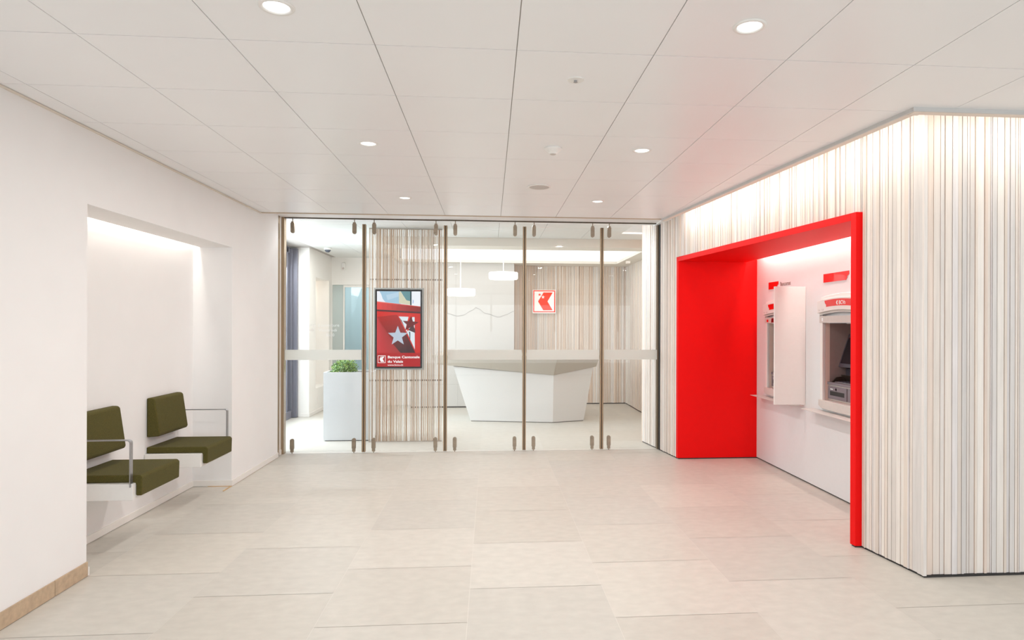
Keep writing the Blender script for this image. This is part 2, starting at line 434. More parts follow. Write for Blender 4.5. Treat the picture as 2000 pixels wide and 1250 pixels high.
# cash machine wall with two openings
ATMS = [7.155, 5.925]; AW = .76
so0, so1, oz0, oz1 = .045, .715, .885, 1.62
mb = MB()
T0, T1 = XATM, XATM + .03
def wy(ya, yb, z0, z1): mb.box(T0, T1, ya, yb, z0, z1)
ys = [PY0]
edges = []
for yl in sorted(ATMS): edges.append((yl - so1, yl - so0))
zt = PZ + .28
wy(PY0 - FT, edges[0][0], .014, zt); wy(edges[0][1], edges[1][0], .014, zt); wy(edges[1][1], PY1 + FT, .014, zt)
for a, b in edges: wy(a, b, .014, oz0); wy(a, b, oz1, zt)
mb.box(3.07, XATM + .03, PY0 - FT, PY1 + FT, zt, zt + .03)
struct(mb, 'wall_cash_machines', mat('satin_white_panel', (.76, .775, .78), .45, noise=.008))

def atm(yL, label, extra):
    t = thing('cash_machine', (XATM, yL - AW / 2, oz0), label, 'cash machine', 'cash machines in the red recess')
    Pf = lambda s, z, d: (XATM - d, yL - s, z)
    arc = lambda s, h: h * (1 - ((s - AW / 2) / (AW / 2)) ** 2)
    def band(zl, zh, d0, d1, h0=.03, h1=.03, s0=0, s1=AW, n=20):
        m = MB(); vs = []
        for k in range(n + 1):
            s = s0 + (s1 - s0) * k / n
            vs += [Pf(s, zl + arc(s, h0), d0), Pf(s, zl + arc(s, h0), d1), Pf(s, zh + arc(s, h1), d1), Pf(s, zh + arc(s, h1), d0)]
        fs = [(3, 2, 1, 0), (4 * n, 4 * n + 1, 4 * n + 2, 4 * n + 3)]
        for k in range(n):
            for e in range(4):
                f = (e + 1) % 4; fs.append((4 * k + e, 4 * k + f, 4 * k + 4 + f, 4 * k + 4 + e))
        return m.add(vs, fs)
    # surround frame
    m = band(1.69, 1.862, .001, .022)
    def rc(s0, s1, z0, z1, d0, d1, mi=0):
        p = [Pf(s, z, d) for z in (z0, z1) for s, d in ((s0, d0), (s1, d0), (s1, d1), (s0, d1))]
        m.hexa(p, mi=mi)
    rc(0, so0, .80, 1.70, .001, .028); rc(so1, AW, .80, 1.70, .001, .028)
    m.build('surround_frame', GREYL if False else WHITE, t, bevel=.004)
    # bottom lip, rounded downwards
    m = MB(); n = 18; vs = []
    for k in range(n + 1):
        s = AW * k / n; q = (2 * k / n - 1); zl = .80 + .030 * (1 - math.sqrt(max(0, 1 - q ** 4)))
        vs += [Pf(s, zl, .001), Pf(s, zl, .045), Pf(s, .884, .045), Pf(s, .884, .001)]
    fs = [(3, 2, 1, 0), (4 * n, 4 * n + 1, 4 * n + 2, 4 * n + 3)]
    for k in range(n):
        for e in range(4):
            f = (e + 1) % 4; fs.append((4 * k + e, 4 * k + f, 4 * k + 4 + f, 4 * k + 4 + e))
    m.add(vs, fs); m.build('bottom_lip', GREYL, t, bevel=.004)
    cr = band(1.712, 1.828, .0225, .058, .028, .028); cr = cr.build('crown_panel', WHITE, t, bevel=.003)
    band(1.6905, 1.7115, .0225, .034, .028, .028).build('crown_ledge', GREYL, t, bevel=.002)
    band(1.6865, 1.690, .0225, .032, .028, .028).build('shadow_seam', GREYD, t)
    m = MB(); rc(.001, AW - .001, 1.621, 1.686, .0285, .036)
    m.build('header_strip', GREYL, t, bevel=.003)
    # red label with a notched left end
    m = MB(); n = 12; vs = []; s0, s1 = .135, .635
    zb = lambda s: 1.752 + arc(s, .025); zh = lambda s: 1.812 + arc(s, .028)
    for k in range(n + 1):
        s = s0 + .03 + (s1 - s0 - .03) * k / n; vs += [Pf(s, zb(s), .0588), Pf(s, zh(s), .0588)]
    fs = [(2 * k, 2 * k + 1, 2 * k + 3, 2 * k + 2) for k in range(n)]
    m.add(vs, fs)
    m.add([Pf(s0, zh(s0), .0588), Pf(s0 + .0301, zh(s0 + .03), .0588), Pf(s0 + .0301, zb(s0) + .022, .0588), Pf(s0 + .012, zb(s0) + .036, .0588)], [(0, 1, 2, 3)])
    lab = m.build('red_label', REDS, t); LOC[lab.name] = LOC[t.name]
    m = MB(); text(m, 'BCVs', .048, Pf(.385, zb(.385) + .012, .0592), (0, -1, 0), (0, 0, 1), bold=.001)
    fn = lambda u, v: Pf(.335 + u * .036, zb(.36) + .010 + v * .036, .0592)
    kp = [(.42, 1), (1, 1), (.62, .5), (1, 0), (.42, 0), (.12, .5)]
    m.add([fn(*p) for p in kp], [(0, 1, 2, 5), (5, 2, 3, 4)])
    m.build('lettering', FROSTT, lab)
    m = MB(); text(m, 'CHF', .022, Pf(.018, 1.732, .0583), (0, -1, 0), (0, 0, 1))
    m.build('currency_lettering', INKG, t); m = MB(); text(m, 'EUR', .022, Pf(.085, 1.736, .0583), (0, -1, 0), (0, 0, 1))
    m.build('currency_lettering', INKG, t)
    # cavity
    D = .36; m = MB(); a, b = so0 + .0015, so1 - .0015
    c0, c1 = oz0 + .0015, oz1 - .0015
    def q(p, mi=0): m.add([Pf(x[0], min(max(x[1], c0), c1), x[2]) for x in p], [(0, 1, 2, 3)], mi=mi)
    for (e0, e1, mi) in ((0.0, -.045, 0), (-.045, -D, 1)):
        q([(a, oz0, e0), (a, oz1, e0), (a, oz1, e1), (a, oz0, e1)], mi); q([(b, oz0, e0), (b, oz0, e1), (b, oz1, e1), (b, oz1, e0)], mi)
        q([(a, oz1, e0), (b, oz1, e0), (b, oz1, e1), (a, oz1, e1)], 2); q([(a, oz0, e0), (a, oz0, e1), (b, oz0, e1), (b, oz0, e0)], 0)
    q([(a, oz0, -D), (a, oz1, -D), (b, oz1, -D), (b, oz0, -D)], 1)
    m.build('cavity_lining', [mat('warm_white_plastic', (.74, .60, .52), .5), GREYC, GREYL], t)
    m = MB(); c = Pf(.33, oz1 - .006, -.14)
    m.lathe([(.0, -.004), (.075, -.003), (.085, .004)], c, 28); m.build('cavity_light_cover', GREYL, t)
    # card and cash unit
    m = MB()
    rc(a + .001, b - .001, .888, 1.032, -.035, -.30); m.build('cash_unit', GREYL, t)
    m = MB(); rc(a + .001, b - .001, 1.033, 1.058, -.02, -.30); m.build('work_surface', GREYP, t, bevel=.003)
    m = MB(); rc(a + .012, .375, .902, 1.020, -.022, -.0345); cd = m.build('cash_dispenser', GREYP, t, bevel=.002)
    m = MB(); rc(a + .05, .34, .935, .975, -.0205, -.0218); m.build('slot', BLACK, cd)
    m = MB(); m.lathe([(.009, -.001), (.012, -.001)], Pf(.20, .996, -.0212), 20, 'x'); m.build('symbol', FROSTT, cd); m = MB()
    rc(a + .055, a + .10, .990, .998, -.0205, -.0218); m.build('symbol', FROSTT, cd)
    m = MB(); rc(.392, .50, .902, 1.020, -.022, -.0345); m.build('receipt_slot', GREYP, t, bevel=.002)
    m = MB(); rc(.52, b - .012, .902, 1.020, -.022, -.0345); m.build('card_slot', GREYD, t, bevel=.002)
    # keypad with hood
    m = MB(); rc(.13, .40, 1.059, 1.066, -.05, -.17); kp_ = m.build('keypad', STEEL, t)
    m = MB()
    for i in range(4):
        for j in range(4): rc(.15 + i * .055, .19 + i * .055, 1.0665, 1.070, -.065 - j * .026, -.084 - j * .026)
    m.build('keys', GREYD, kp_)
    m = MB()
    m.hexa([Pf(.09, 1.059, -.035), Pf(.105, 1.059, -.035), Pf(.105, 1.059, -.19), Pf(.09, 1.059, -.19), Pf(.105, 1.105, -.075), Pf(.115, 1.105, -.075), Pf(.115, 1.12, -.19), Pf(.105, 1.12, -.19)])
    m.hexa([Pf(.41, 1.059, -.035), Pf(.425, 1.059, -.035), Pf(.425, 1.059, -.19), Pf(.41, 1.059, -.19), Pf(.40, 1.105, -.075), Pf(.41, 1.105, -.075), Pf(.41, 1.12, -.19), Pf(.40, 1.12, -.19)])
    m.hexa([Pf(.09, 1.059, -.19), Pf(.425, 1.059, -.19), Pf(.425, 1.059, -.20), Pf(.09, 1.059, -.20), Pf(.09, 1.125, -.13), Pf(.425, 1.125, -.13), Pf(.425, 1.128, -.14), Pf(.09, 1.128, -.14)])
    m.build('keypad_hood', SHIELD, t)
    # monitor leaning back
    m = MB(); m.hexa([Pf(.03, 1.06, -.205), Pf(b - .04, 1.06, -.205), Pf(b - .04, 1.06, -.34), Pf(.03, 1.06, -.34), Pf(.03, 1.185, -.205), Pf(b - .04, 1.185, -.205), Pf(b - .04, 1.2, -.34), Pf(.03, 1.2, -.34)])
    m.build('monitor_base', GREYD, t, bevel=.006)
    d0, d1 = -.13, -.235
    def mq(s, zz, e):  # point on the tilted plane
        k = (zz - 1.2) / .31; return Pf(s, zz, d0 + (d1 - d0) * k + e)
    m = MB(); m.hexa([mq(.02, 1.2, 0), mq(.66, 1.2, 0), mq(.66, 1.2, -.03), mq(.02, 1.2, -.03), mq(.02, 1.515, 0), mq(.66, 1.515, 0), mq(.66, 1.515, -.03), mq(.02, 1.515, -.03)])
    mo = m.build('monitor', GREYD, t, bevel=.004)
    m = MB(); m.add([mq(.065, 1.235, .001), mq(.615, 1.235, .001), mq(.615, 1.48, .001), mq(.065, 1.48, .001)], [(0, 1, 2, 3)])
    m.build('screen_glass', mat('dark_screen', (.02, .015, .02), .15), mo)
    extra(t, Pf)
    return t
def ex1(t, Pf):
    m = MB(); m.add([Pf(.055, 1.632, .0365), Pf(.10, 1.632, .0365), Pf(.10, 1.662, .0365), Pf(.055, 1.662, .0365)], [(0, 1, 2, 3)]); m.build('red_sticker', REDS, t)
    m = MB(); m.add([Pf(.17, 1.628, .0365), Pf(.24, 1.628, .0365), Pf(.24, 1.676, .0365), Pf(.18, 1.676, .0365)], [(0, 1, 2, 3)]); m.build('dark_red_sticker', REDSD, t)
def ex2(t, Pf):
    m = MB(); m.add([Pf(.045, 1.638, .0365), Pf(.07, 1.638, .0365), Pf(.07, 1.668, .0365), Pf(.045, 1.668, .0365)], [(0, 1, 2, 3)]); m.build('white_sticker', FROSTT, t)
atm(ATMS[0], 'cash machine deepest in the red recess, mostly hidden behind the white privacy panel', ex1)
atm(ATMS[1], 'cash machine nearest the camera with grey monitor and keypad hood visible', ex2)
# privacy panel and shelves
mb = MB(); mb.box(2.872, XATM - .001, 6.258, 6.283, .79, 1.99)
tag(mb.build('privacy_panel', WHITE, bevel=.003), 'white upright privacy panel standing out from the wall between the cash machines', 'panel')
for yl, lb in ((7.29, 'thin white shelf under the farther cash machine, tip overlapping the red wall'), (6.07, 'thin white shelf under the nearer cash machine')):
    mb = MB(); mb.box(3.05, XATM - .001, yl - (1.02 if yl < 7 else 1.0), yl, .774, .779)
    tag(mb.build('wall_shelf', mat('shelf_metal', (.60, .57, .54), .4), bevel=.002), lb, 'shelf', 'thin shelves under the cash machines')
# red flag signs
def flag(yl, w, label, txt=None):
    mb = MB(); X = XATM - .004; zt_, zb_ = 2.088, 2.007
    Pq = lambda s, z: (X, yl - s, z)
    poly = [(0, zb_), (0, zt_), (w, zt_), (w, zt_ - .030), (w - .03, zt_ - .048), (w - .055, zt_ - .030), (w - .03, zt_ - .056), (w - .05, zb_)]
    mb.prism(poly, lambda s, z, a: (X + a, yl - s, z), 0, .003)
    o = tag(mb.build('red_sign', REDS), label, 'sign', 'red flag signs above the cash machines')
    if txt:
        m = MB(); text(m, 'Bancomat', .062, (X + .002, yl - w - .04, zt_ - .055), (0, -1, 0), (0, 0, 1), bold=.0006, width=.25)
        m.build('lettering', INK, o)
flag(7.126, .25, 'short red flag sign with Bancomat lettering beside it, above the farther cash machine', True)
flag(5.91, .44, 'long red flag sign above the nearer cash machine')

# ---------------------------------------------------------------- cove light along the wood wall
import math as _m
def cove(y0, y1, pw):
    n = 5
    for k in range(n):
        ya = y0 + (y1 - y0) * k / n; yb = y0 + (y1 - y0) * (k + 1) / n; ym = (ya + yb) / 2
        x = EX(ym) + .10
        o = area('cove_led', (x, ym, CEIL + .03), (.05, (yb - ya)), pw / n, (.62, 0, .25), (1, .92, .83))
        # rotate so the long side follows y
        d = Vector((.80, 0, -.25)).normalized(); zax = -d; yax = Vector((0, 1, 0)); xax = yax.cross(zax).normalized()
        o.rotation_euler = Matrix((xax, yax, zax)).transposed().to_euler()
cove(3.62, 7.2, 12)
o = area('cove_led', (4.75, YC + .10, CEIL + .035), (4.1, .05), 12, (0, .8, -.25), (1, .92, .83))
zax = -Vector((0, .8, -.25)).normalized(); xax = Vector((1, 0, 0)); yax = zax.cross(xax)
o.rotation_euler = Matrix((xax, yax, zax)).transposed().to_euler()

# ---------------------------------------------------------------- glass partition at the back
GY = 8.07
posts = [-1.560, -.560, .430, 1.419]
panes = [(-2.515, -1.590), (-1.530, -.590), (-.530, .400), (.460, 1.389), (1.449, 2.15)]
names = ['clear glass panel at the far left of the partition, planter seen behind it',
         'clear glass panel in front of the slatted screen with the display',
         'clear glass panel in the middle, pendant lamps seen through it',
         'clear glass panel with the square logo sign seen through it',
         'clear glass panel at the right end beside the slatted wood wall']
def fitting(m, x, up):
    w = .0235; n = 10; z0, z1 = (2.712, 2.838) if up else (.058, .184)
    for sgn in (-1, 1):
        y0 = GY + sgn * .006; y1 = GY + sgn * .016; ya, yb = min(y0, y1), max(y0, y1)
        if up: pts = [(x - w, z1), (x - w, z0 + w)] + [(x - w * math.cos(k * math.pi / n), z0 + w - w * math.sin(k * math.pi / n)) for k in range(1, n)] + [(x + w, z0 + w), (x + w, z1)]
        else: pts = [(x + w, z0), (x + w, z1 - w)] + [(x + w * math.cos(k * math.pi / n), z1 - w + w * math.sin(k * math.pi / n)) for k in range(1, n)] + [(x - w, z1 - w), (x - w, z0)]
        m.prism(pts, lambda a, b, c: (a, c, b), ya, yb)
        for dz in ((.028, .085)):
            zz = z0 + dz if up else z1 - dz
            m.lathe([(.0, -.004 if sgn < 0 else .004), (.009, -.003 if sgn < 0 else .003), (.009, 0)], (x, y0 if False else (ya if sgn < 0 else yb), zz), 14, 'y')
    if up: m.box(x - .017, x + .017, GY - .014, GY + .014, z1, z1 + .018); m.lathe([(.006, 0), (.006, HDR - .012 - (z1 + .018))], (x, GY, z1 + .018), 10)
    else: m.box(x - .019, x + .019, GY - .014, GY + .014, .018, z0); m.lathe([(.006, 0), (.006, .018)], (x, GY, 0.0), 10)
for i, (xa, xb) in enumerate(panes):
    t = thing('glass_panel', ((xa + xb) / 2, GY, 0), names[i], 'glass panel', 'folding glass partition panels')
    MB().box(xa, xb, GY - .005, GY + .005, .022, 2.83).build('pane', GLASS, t)
    if i != 1:
        MB().box(xa, xb if i < 4 else 2.15, GY - .0075, GY - .0055, 1.153, 1.279).build('frosted_band', FILM, t)
    fx = [xa + .09, xb - .09] if i < 4 else [xa + .065]
    for x in fx:
        for up in (True, False):
            m = MB(); fitting(m, x, up); m.build('patch_fitting', BRONZEF, t, bevel=.0015)
    if i < 4:
        px = posts[i]
        m = MB(); m.box(px - .022, px - .0045, GY - .022, GY + .022, .012, 2.835); m.box(px + .0045, px + .022, GY - .022, GY + .022, .012, 2.835); ep = m.build('edge_profile', BRONZE, t, bevel=.005)
        m = MB(); m.box(px - .0045, px + .0045, GY - .008, GY + .02, .012, 2.835); m.build('seal', BRONZED, ep)
    if i == 0:
        m = MB()
        text(m, "Heures d'ouverture", .052, (-2.30, GY - .0062, 1.565), (1, 0, 0), (0, 0, 1), width=.44); m.build('text_line', FROSTT, t); m = MB()
        text(m, 'Lundi - Vendredi', .05, (-2.30, GY - .0062, 1.505), (1, 0, 0), (0, 0, 1), width=.41); m.build('text_line', FROSTT, t); m = MB()
        text(m, '8h30', .05, (-2.02, GY - .0062, 1.445), (1, 0, 0), (0, 0, 1), width=.10)
        m.build('text_line', FROSTT, t)
m = MB(); m.box(-2.52, 2.17, GY - .022, GY + .022, HDR - .012, HDR - .001)
tag(m.build('overhead_track', BRONZED), 'slim dark bronze sliding track above the glass partition', 'track')
m = MB(); m.box(-2.53, 2.16, GY - .012, GY + .012, -.002, .002); struct(m, 'trim_6', mat('floor_rail', (.55, .52, .48), .4, metal=.3))
# jambs
m = MB(); m.box(-2.60, -2.552, 7.905, 7.985, .05, HDR - .002); m.box(-2.555, -2.516, 8.035, 8.12, 0.002, HDR - .002)
m.box(-2.575, -2.545, 7.90, 7.96, .004, .05)
struct(m, 'trim_7', BRONZE)
m = MB(); m.box(-2.566, -2.548, 7.985, 8.035, .06, HDR - .002); m.box(-2.566, -2.540, 7.97, 8.035, .002, .06)
struct(m, 'trim_8', SKIRT)
m = MB(); xr = WX(8.05)
m.box(xr - .006, xr + .06, 8.055, 8.115, .004, HDR - .025, mi=0); m.box(xr + .012, xr + .08, 7.99, 8.054, .004, HDR - .025, mi=1); m.box(xr + .02, xr + .08, 8.116, 8.128, .004, HDR - .025, mi=1)
struct(m, 'trim_9', [mat('jamb_bronze', (.2, .15, .10), .4, metal=.6), BLACK])

# ---------------------------------------------------------------- back room shell
YB = 12.80; HB = 2.905
mb = MB()
# panel ceiling
for i in range(-4, 12):
    for j in range(0, 8):
        x0 = X0 + W * i + g; x1 = x0 + W - 2 * g; y0 = 8.24 + W * j + g; y1 = y0 + W - 2 * g
        if x0 < -3.5 or x1 > 3.0: continue
        if x0 > -1.9 and y0 > 9.6: continue
        if x0 > -1.9: y1 = min(y1, 9.64)
        if x0 > 1.86: continue
        x1 = min(x1, 1.867)
        y1 = min(y1, 12.9)
        mb.add([(x0, y0, HB), (x1, y0, HB), (x1, y1, HB), (x0, y1, HB), (x0, y0, HB + .01), (x1, y0, HB + .01), (x1, y1, HB + .01), (x0, y1, HB + .01)],
               [(3, 2, 1, 0), (0, 1, 5, 4), (1, 2, 6, 5), (2, 3, 7, 6), (3, 0, 4, 7)])
mb.box(1.868, 2.76, 9.03, 9.64, HB, HB + .02)
mb.box(-4.0, 1.78, 8.24, 9.64, HB + .006, HB + .02, mi=1); mb.box(-4.0, -1.76, 9.64, 13.0, HB + .006, HB + .02, mi=1)
struct(mb, 'ceiling_back', [mat('ceiling_metal_cool', (.72, .73, .71), .4, noise=.01), CEILJ])
# bulkhead with luminous opening
TX0, TX1, TY0, TY1, TZ = -1.70, 2.44, 10.10, 12.22, 2.78
mb = MB()
mb.box(-1.76, 3.0, 9.645, TY0, TZ, 3.15); mb.box(-1.76, 3.0, TY1, YB, TZ, TZ + .05)
mb.box(-1.76, TX0, TY0, TY1, TZ, 3.15); mb.box(TX1, 3.0, TY0, TY1, TZ, TZ + .05)
mb.box(TX1 + .12, TX1 + .14, TY0, TY1 + .14, TZ + .05, 3.15); mb.box(TX0, TX1 + .12, TY1 + .12, TY1 + .14, TZ + .05, 3.15)
struct(mb, 'ceiling_bulkhead', mat('bulkhead_paint', (.74, .70, .63), .8))
mb = MB(); mb.add([(TX0, TY0, 3.13), (TX1 + .12, TY0, 3.13), (TX1 + .12, TY1 + .12, 3.13), (TX0, TY1 + .12, 3.13)], [(3, 2, 1, 0)])
mb.add([(TX0, TY1 + .118, TZ + .055), (TX1 + .12, TY1 + .118, TZ + .055), (TX1 + .12, TY1 + .118, 3.13), (TX0, TY1 + .118, 3.13)], [(0, 1, 2, 3)])  # recess sides glow themselves, in place of light falling on them
mb.add([(TX1 + .118, TY0, TZ + .055), (TX1 + .118, TY1 + .118, TZ + .055), (TX1 + .118, TY1 + .118, 3.13), (TX1 + .118, TY0, 3.13)], [(0, 1, 2, 3)])
tag(mb.build('luminous_ceiling_panel', TRAYW), 'large glowing white ceiling panel recessed above the reception desk', 'light panel')
mb = MB(); mb.box(1.88, 2.73, 8.26, 9.02, 3.10, 3.12)
tag(mb.build('cove_light_panel', TRAYW), 'small bright light cove at the right ceiling edge behind the glass', 'light panel')
aim(area('back_cove_led', (2.3, 8.64, 3.09), (.5, .7), 14, (0, 0, -1), (1, .93, .85)), (0, 0, -1), (0, 1, 0))
for x in (-2.2, .4, 1.5): area('downlight_or_fill_lamp', (x, 8.34, HB - .012), (.09,), 11, (0, 0, -1), (.95, .98, 1), shape='DISK')  # added fill lamps without fixtures, out of view, to brighten the back floor
# walls
mb = MB(); mb.box(-1.5, 3.1, YB + .024, YB + .2, .02, 3.15, mi=1)
slats(mb, (2.76, YB), (.30, YB), lambda s: .02, TZ - .001, 31, dmin=.008, dmax=.022, mi=0, pal=[(.80, .665, .555), (.79, .69, .60), (.82, .73, .64), (.74, .60, .49), (.80, .75, .70)])
struct(mb, 'wall_back', [WOOD, WOODB])
mb = MB()
slats(mb, (2.74, 8.64), (2.74, YB - .024), lambda s: .02, 3.1, 37, dmin=.008, dmax=.022, pal=[(.80, .72, .63), (.78, .72, .66), (.82, .765, .70)])
mb.box(2.764, 2.9, 8.64, YB, .02, 3.15, mi=1)
struct(mb, 'wall_back_right', [WOOD, WOODB])
mb = MB(); mb.box(.3, 2.74, YB + .012, YB + .2, 0, .018); mb.box(2.752, 2.9, 8.64, YB, 0, .018); mb.box(-1.5, .46, 12.385, 12.5, .0, .022)
struct(mb, 'baseboard_back', mat('dark_plinth', (.07, .055, .045), .6))
# white panel wall with mountain line
mb = MB(); mb.box(-1.5, .46, 12.37, YB + .02, .024, TZ - .001)
struct(mb, 'wall_back_panel', mat('panel_warm_white', (.60, .575, .54), .5, noise=.006))
mb = MB(); Yp = 12.3685
for x in (-.66,): mb.box(x - .002, x + .002, Yp, 12.371, 1.0, TZ)
mb.box(-1.5, -.43, Yp, 12.371, .45 - .002, .45 + .002)
for x in (-.62, -1.1): mb.box(x - .002, x + .002, Yp, 12.371, .024, .45)
mb.box(-1.5, .46, Yp, 12.371, .998, 1.002)
struct(mb, 'trim_10', JOINTM)
ml = [(872, 612), (876, 613), (892, 618), (906, 616), (912, 612), (918, 608), (924, 606), (929, 601), (933, 603), (937, 604), (941, 608), (946, 612), (956, 614), (964, 617), (972, 620), (978, 619), (984, 616), (990, 615), (998, 610), (1004, 608)]
mb = MB(); q = []
for px, py in ml:
    k = (px - 1057.27) / 1246.9; dd = 12.368 / (.9968 - .0798 * k)
    q.append((dd * (.9968 * k + .0798), 1.5906 + (635.05 - py) / 1246.9 * dd))
for a, b in zip(q[:-1], q[1:]):
    mb.hexa([(a[0], 12.3672, a[1] - .0038), (b[0], 12.3672, b[1] - .0038), (b[0], 12.3697, b[1] - .0038), (a[0], 12.3697, a[1] - .0038),
             (a[0], 12.3672, a[1] + .0038), (b[0], 12.3672, b[1] + .0038), (b[0], 12.3697, b[1] + .0038), (a[0], 12.3697, a[1] + .0038)])
tag(mb.build('mountain_line_drawing', LINEM), 'thin grey mountain skyline drawn on the white panel wall', 'wall drawing')
# left side of the back room
mb = MB()
mb.box(-3.46, -3.10, 11.25, 11.66, 0, 3.15); mb.box(-3.46, -3.10, 12.60, 13.0, 0, 3.15)
mb.box(-3.46, -3.10, 11.66, 12.60, 2.43 + .15, 3.15); mb.box(-3.40, -3.10, 11.66, 12.60, 2.43, 2.58); mb.box(-3.50, -3.46, 11.25, 13.0, 0, 3.15)
mb.box(-3.46, -3.10, 11.66, 12.60, 0, .45)
struct(mb, 'wall_back_left', PLASTER2)
aim(area('rear_niche_led', (-3.43, 12.13, 2.55), (.03, .8), 3.5, (0, 0, -1), (1, .93, .86)), (0, 0, -1), (0, 1, 0))
mb = MB(); mb.box(-3.09, -2.30, YB, YB + .2, 2.37, 3.15); mb.box(-2.30, -1.5, YB, YB + .2, 0, 3.15); mb.box(-3.6, -3.09, YB, YB + .2, 0, 3.15)
struct(mb, 'wall_back_door', PLASTER2)
mb = MB()
mb.box(-3.7, -3.6, YB + .2, 14.4, 0, 3.15); mb.box(-1.8, -1.7, YB + .2, 14.4, 0, 3.15); mb.box(-3.7, -1.7, 14.4, 14.5, 0, 3.15); mb.box(-3.7, -1.7, YB + .2, 14.5, 2.9, 3.0)
struct(mb, 'wall_back_corridor', mat('corridor_paint', (.68, .75, .76), .8))
area('corridor_daylight', (-2.7, 13.45, 2.88), (1.7, .7), 17, (0, 0, -1), (.85, .95, 1))
mb = MB()
mb.box(-3.10, -2.88, YB + .03, YB + .05, .02, 2.365, mi=1)
mb.box(-2.88, -2.855, YB + .02, YB + .06, 0, 2.365, mi=0); mb.box(-2.855, -2.30, YB + .02, YB + .06, 2.325, 2.365, mi=0)
mb.box(-2.855, -2.30, YB + .035, YB + .045, .02, 2.325, mi=2)
struct(mb, 'door_1', [SKIRT, SGLASS, BGLASS])
mb = MB(); mb.box(-3.10, -3.088, 11.25, 12.60, .003, .06); mb.box(-3.279, -3.088, 11.238, 11.25, .003, .06)
struct(mb, 'baseboard_back_left', SKIRT)
# window on the left
mb = MB(); xw = -3.40
for y in (8.5, 9.8, 10.95): mb.box(xw - .10, xw + .02, y, y + .07, 0, 2.88)
mb.box(xw - .16, xw - .005, 11.03, 11.10, .12, 2.86); mb.box(xw - .08, xw + .05, 11.10, 11.165, .1, 2.87); mb.box(xw - .06, xw + .118, 11.17, 11.249, .005, 2.885)
mb.box(xw - .10, xw + .02, 8.3, 11.1, 2.80, 2.90); mb.box(xw - .20, xw + .045, 8.3, 11.12, 0, .13)
struct(mb, 'window_frame', DARKF, bevel=.004)
mb = MB(); mb.box(xw - .06, xw - .05, 8.57, 11.02, .13, 2.8); struct(mb, 'window_1', BGLASS)
mb = MB(); mb.box(-3.6, -2.72, 8.20, 8.26, 0, 3.15); mb.box(-3.6, xw, 8.24, 11.25, 2.90, 3.15); struct(mb, 'wall_behind_partition', PLASTER2)
area('window_daylight', (xw - .35, 9.7, 1.5), (2.5, 2.6), 270, (1, 0, -.35), (.86, .93, 1))

# ---------------------------------------------------------------- slatted screen with display
SX0, SX1, SY, SZ = -1.636, -.655, 8.79, 2.885
t = thing('slatted_screen', ((SX0 + SX1) / 2, SY, 0), 'free-standing screen of thin vertical wood slats behind the glass partition', 'screen')
m = MB(); r = random.Random(5); x = SX0; SP = [(.50, .36, .26), (.58, .44, .34), (.64, .53, .44), (.84, .81, .78), (.44, .31, .23), (.66, .56, .47)]
while x < SX1 - .01:
    w = r.choice([.009, .013, .017, .023, .012]); w = min(w, SX1 - x)
    m.box(x, x + w, SY, SY + r.choice([.02, .03, .038]), .012, SZ, r.choice(SP)); x += w + r.choice([.008, .010, .013])
m.build('slats', WOOD, t)
m = MB()
for z in (.834, 2.204): m = MB(); m.box(SX0, SX1, SY + .012, SY + .024, z - .009, z + .009); m.build('crossbar', mat('screen_bar', (.16, .13, .11), .5), t)
for za, zb in ((SZ, SZ + .014), (0, .012)): m = MB(); m.box(SX0, SX1, SY, SY + .03, za, zb); m.build('rail', mat('screen_rail', (.45, .40, .35), .5), t)
# display
DX0, DX1, DZ0, DZ1, DY = -1.543, -.920, 1.004, 2.066, 8.735
t = thing('wall_display', ((DX0 + DX1) / 2, SY, DZ0), 'upright red advertising display with a star picture, hung on the slatted screen', 'display')
m = MB(); m.box(DX0 - .022, DX1 + .022, DY + .02, SY - .0005, DZ0 - .022, DZ1 + .022); m.build('mounting_frame', mat('grey_mount', (.45, .45, .43), .5), t, bevel=.002)
m = MB(); m.box(DX0, DX1, DY, DY + .0195, DZ0, DZ1); m.build('bezel', TVB, t, bevel=.002)
AX0, AX1, AZ0, AZ1 = -1.519, -.941, 1.025, 2.041
lay = [0]
def S(x, y): # picture coordinates to display plane
    u = (x - 244) / 554; v = (y - 125) / 967
    return (AX0 + (AX1 - AX0) * u, DY - .0006 - lay[0] * .00015, AZ1 - (AZ1 - AZ0) * v)
cols = []; mb = MB(); mats_ = []
def ecol(c):
    lin = tuple((v / 255 / 12.92) if v / 255 <= .04045 else ((v / 255 + .055) / 1.055) ** 2.4 for v in c)
    nm = 'display_%02x%02x%02x' % c
    if nm not in MATS:
        mm = mat(nm, (.01, .01, .01), .25, emit=lin, es=1.0, spec=.3)
    mm = MATS[nm]
    if mm not in mats_: mats_.append(mm)
    return mats_.index(mm)
def poly(pts, c):
    lay[0] += 1; mb.add([S(*p) for p in pts], [tuple(range(len(pts)))], mi=ecol(c))
def gpoly(p0, p1, q0, q1, c0, c1, n=7, c2=None):
    """strip from p0-p1 edge to q0-q1 edge with stepped colours"""
    lay[0] += 1
    for k in range(n):
        a, b = k / n, (k + 1) / n; L = lambda s, e, f: (s[0] + (e[0] - s[0]) * f, s[1] + (e[1] - s[1]) * f)
        c = tuple(int(c0[i] + (c1[i] - c0[i]) * (k + .5) / n) for i in range(3))
        mb.add([S(*L(p0, q0, a)), S(*L(p1, q1, a)), S(*L(p1, q1, b)), S(*L(p0, q0, b))], [(0, 1, 2, 3)], mi=ecol(c))
poly([(244, 125), (798, 125), (798, 1092), (244, 1092)], (205, 32, 28))
poly([(244, 125), (798, 125), (798, 330), (244, 280)], (240, 243, 250))
poly([(275, 125), (540, 125), (545, 290), (352, 265), (318, 225), (300, 170)], (165, 200, 222))
poly([(360, 175), (520, 135), (520, 190), (380, 240)], (185, 212, 230))
